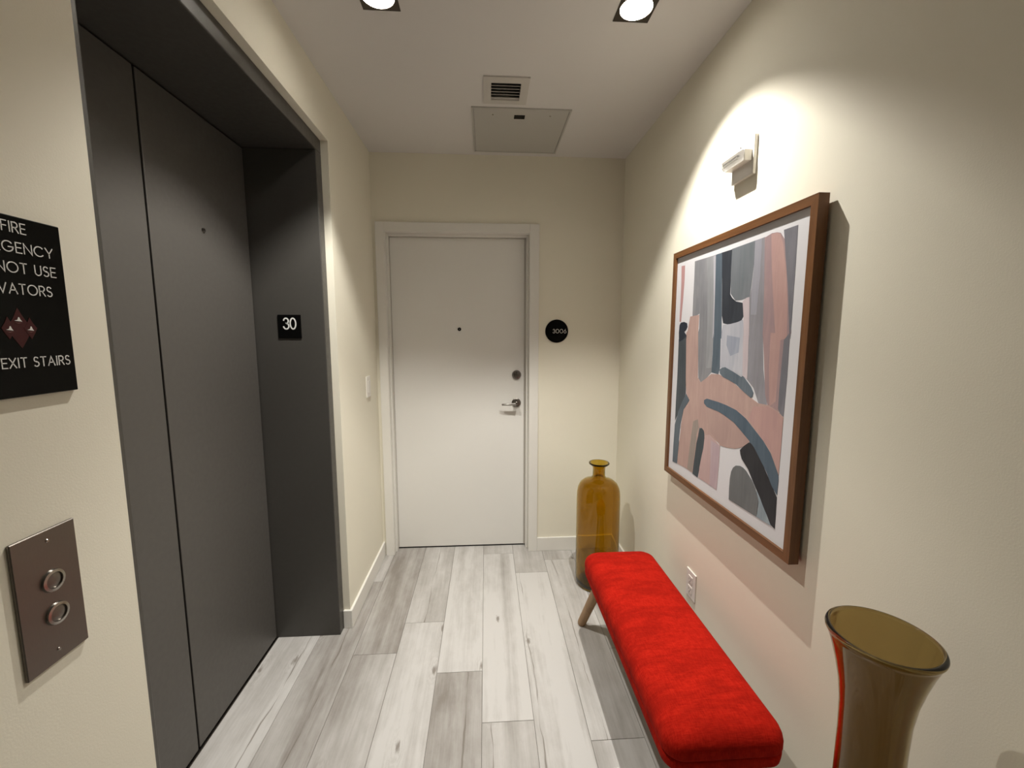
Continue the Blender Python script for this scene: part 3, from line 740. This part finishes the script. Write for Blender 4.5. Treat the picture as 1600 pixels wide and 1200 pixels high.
# ------------------------------------------------------------------ signs
rY, uZ, nX = (0, 1, 0), (0, 0, 1), (1, 0, 0)
sg = thing('safety_sign', (XL, 0.654, 1.347), 'black fire emergency sign with white capitals and dark red emblem', 'sign')
XS = XL+0.006
finish('sign_board', B(XL, XS, 0.579, 0.729, 1.347, 1.604, 0.001, 1), 'black', sg)
for txt, a, b, z0, z1 in (('IN FIRE', 0.6225, 0.6785, 1.5805, 1.596), ('EMERGENCY', 0.594, 0.714, 1.5525, 1.568), ('DO NOT USE', 0.593, 0.715, 1.524, 1.5395), ('ELEVATORS', 0.603, 0.7055, 1.494, 1.5095), ('USE EXIT STAIRS', 0.587, 0.7205, 1.389, 1.404)):
    lettering(txt, 'lettering', sg, (XS, 0, 0), rY, uZ, nX, a, b, z0, z1, 0.0014)
eb = thing('emblem', (XS, 0.653, 1.42)); eb.parent = sg; eb.location = W[eb]-W[sg]
def dia(y, z, hw, hh, mt, dx, name, tip=0.0):
    pts = [(y, z+hh), (y+hw*0.45, z+hh*0.45), (y+hw, z+tip), (y+hw*0.55, z-hh*0.5), (y, z-hh), (y-hw*0.55, z-hh*0.5), (y-hw, z+tip), (y-hw*0.45, z+hh*0.45)]
    finish(name, prism([(XS, a, b) for a, b in pts], nX, dx), mt, eb)
dia(0.653, 1.446, 0.017, 0.029, 'emblem', 0.0004, 'flame')
dia(0.6385, 1.446, 0.009, 0.016, 'emblem', 0.0006, 'flame'); dia(0.6675, 1.446, 0.009, 0.016, 'emblem', 0.0006, 'flame')
for y, z, s in ((0.652, 1.4585, 1), (0.6395, 1.4455, 0.9), (0.667, 1.4455, 0.9)):
    sp_ = [(y-0.005*s, z-0.002), (y-0.001, z-0.0008), (y+0.0004, z+0.003), (y+0.0016, z+0.003), (y+0.0026, z-0.0002), (y+0.005*s, z-0.0032), (y, z-0.0026)]
    finish('pale_mark', prism([(XS, a, b) for a, b in sp_], nX, 0.0009), 'ink', eb)  # pale swirl marks printed on the emblem
    sp_ = [(y-0.0055*s, z-0.0042), (y, z-0.0050), (y+0.0055*s, z-0.0042), (y, z-0.0058)]
    finish('pale_mark', prism([(XS, a, b) for a, b in sp_], nX, 0.0009), 'emblem2', eb)

fp = thing('floor_plate', (-0.855, YJ, 1.418), 'square black floor number plate on the elevator frame', 'sign')
finish('plate', B(-0.904, -0.806, YJ-0.004, YJ, 1.418, 1.520, 0.001, 1), 'black', fp)
lettering('30', 'numerals', fp, (0, YJ-0.004, 0), (1, 0, 0), uZ, (0, -1, 0), -0.882, -0.825, 1.456, 1.508, 0.0056, gap=0.15)
for i in range(2):
    for j in range(3):
        finish('braille_dot', L((-0.858+i*0.006, YJ-0.004, 1.434+j*0.004), [(0.0, -0.0008), (0.0011, 0.0), (0.0, 0.0)], 8, 'y'), 'black', fp, True)

dn = thing('door_number', (0.446, YE, 1.383), 'round black apartment number sign beside the white door', 'sign')
finish('disc', L((0.446, YE, 1.455), [(0.0, -0.007), (0.0715, -0.007), (0.0725, -0.006), (0.0725, 0.0), (0.0, 0.0)], 64, 'y'), 'black', dn, True)
lettering('3oo6', 'numerals', dn, (0, YE-0.007, 0), (1, 0, 0), uZ, (0, -1, 0), 0.420, 0.507, 1.442, 1.4685, 0.0024, gap=0.27)

# ------------------------------------------------------------------ elevator call buttons
cb = thing('call_button_panel', (XL, 0.649, 0.93), 'brushed metal elevator call panel with two round buttons', 'call panel')
XP = XL+0.005
finish('face_plate', B(XL, XP, 0.6015, 0.696, 0.930, 1.1415, 0.0012, 1), 'steel', cb)
for z in (1.060, 1.006):
    bt = finish('button_ring', L((XP, 0.652, z), [(0.0125, 0.0), (0.0125, 0.004), (0.0165, 0.0035), (0.0175, 0.0)], 36, 'x', True), 'chrome', cb, True)
    finish('button', L((XP, 0.652, z), [(0.0, 0.0032), (0.008, 0.003), (0.0122, 0.0018), (0.0122, 0.0), (0.0, 0.0)], 36, 'x'), 'steel', bt, True)
for y, z in ((0.652, 1.124), (0.648, 0.948)):
    finish('screw', L((XP, y, z), [(0.0, 0.0012), (0.0022, 0.0011), (0.003, 0.0), (0.0, 0.0)], 14, 'x'), 'chrome', cb, True)
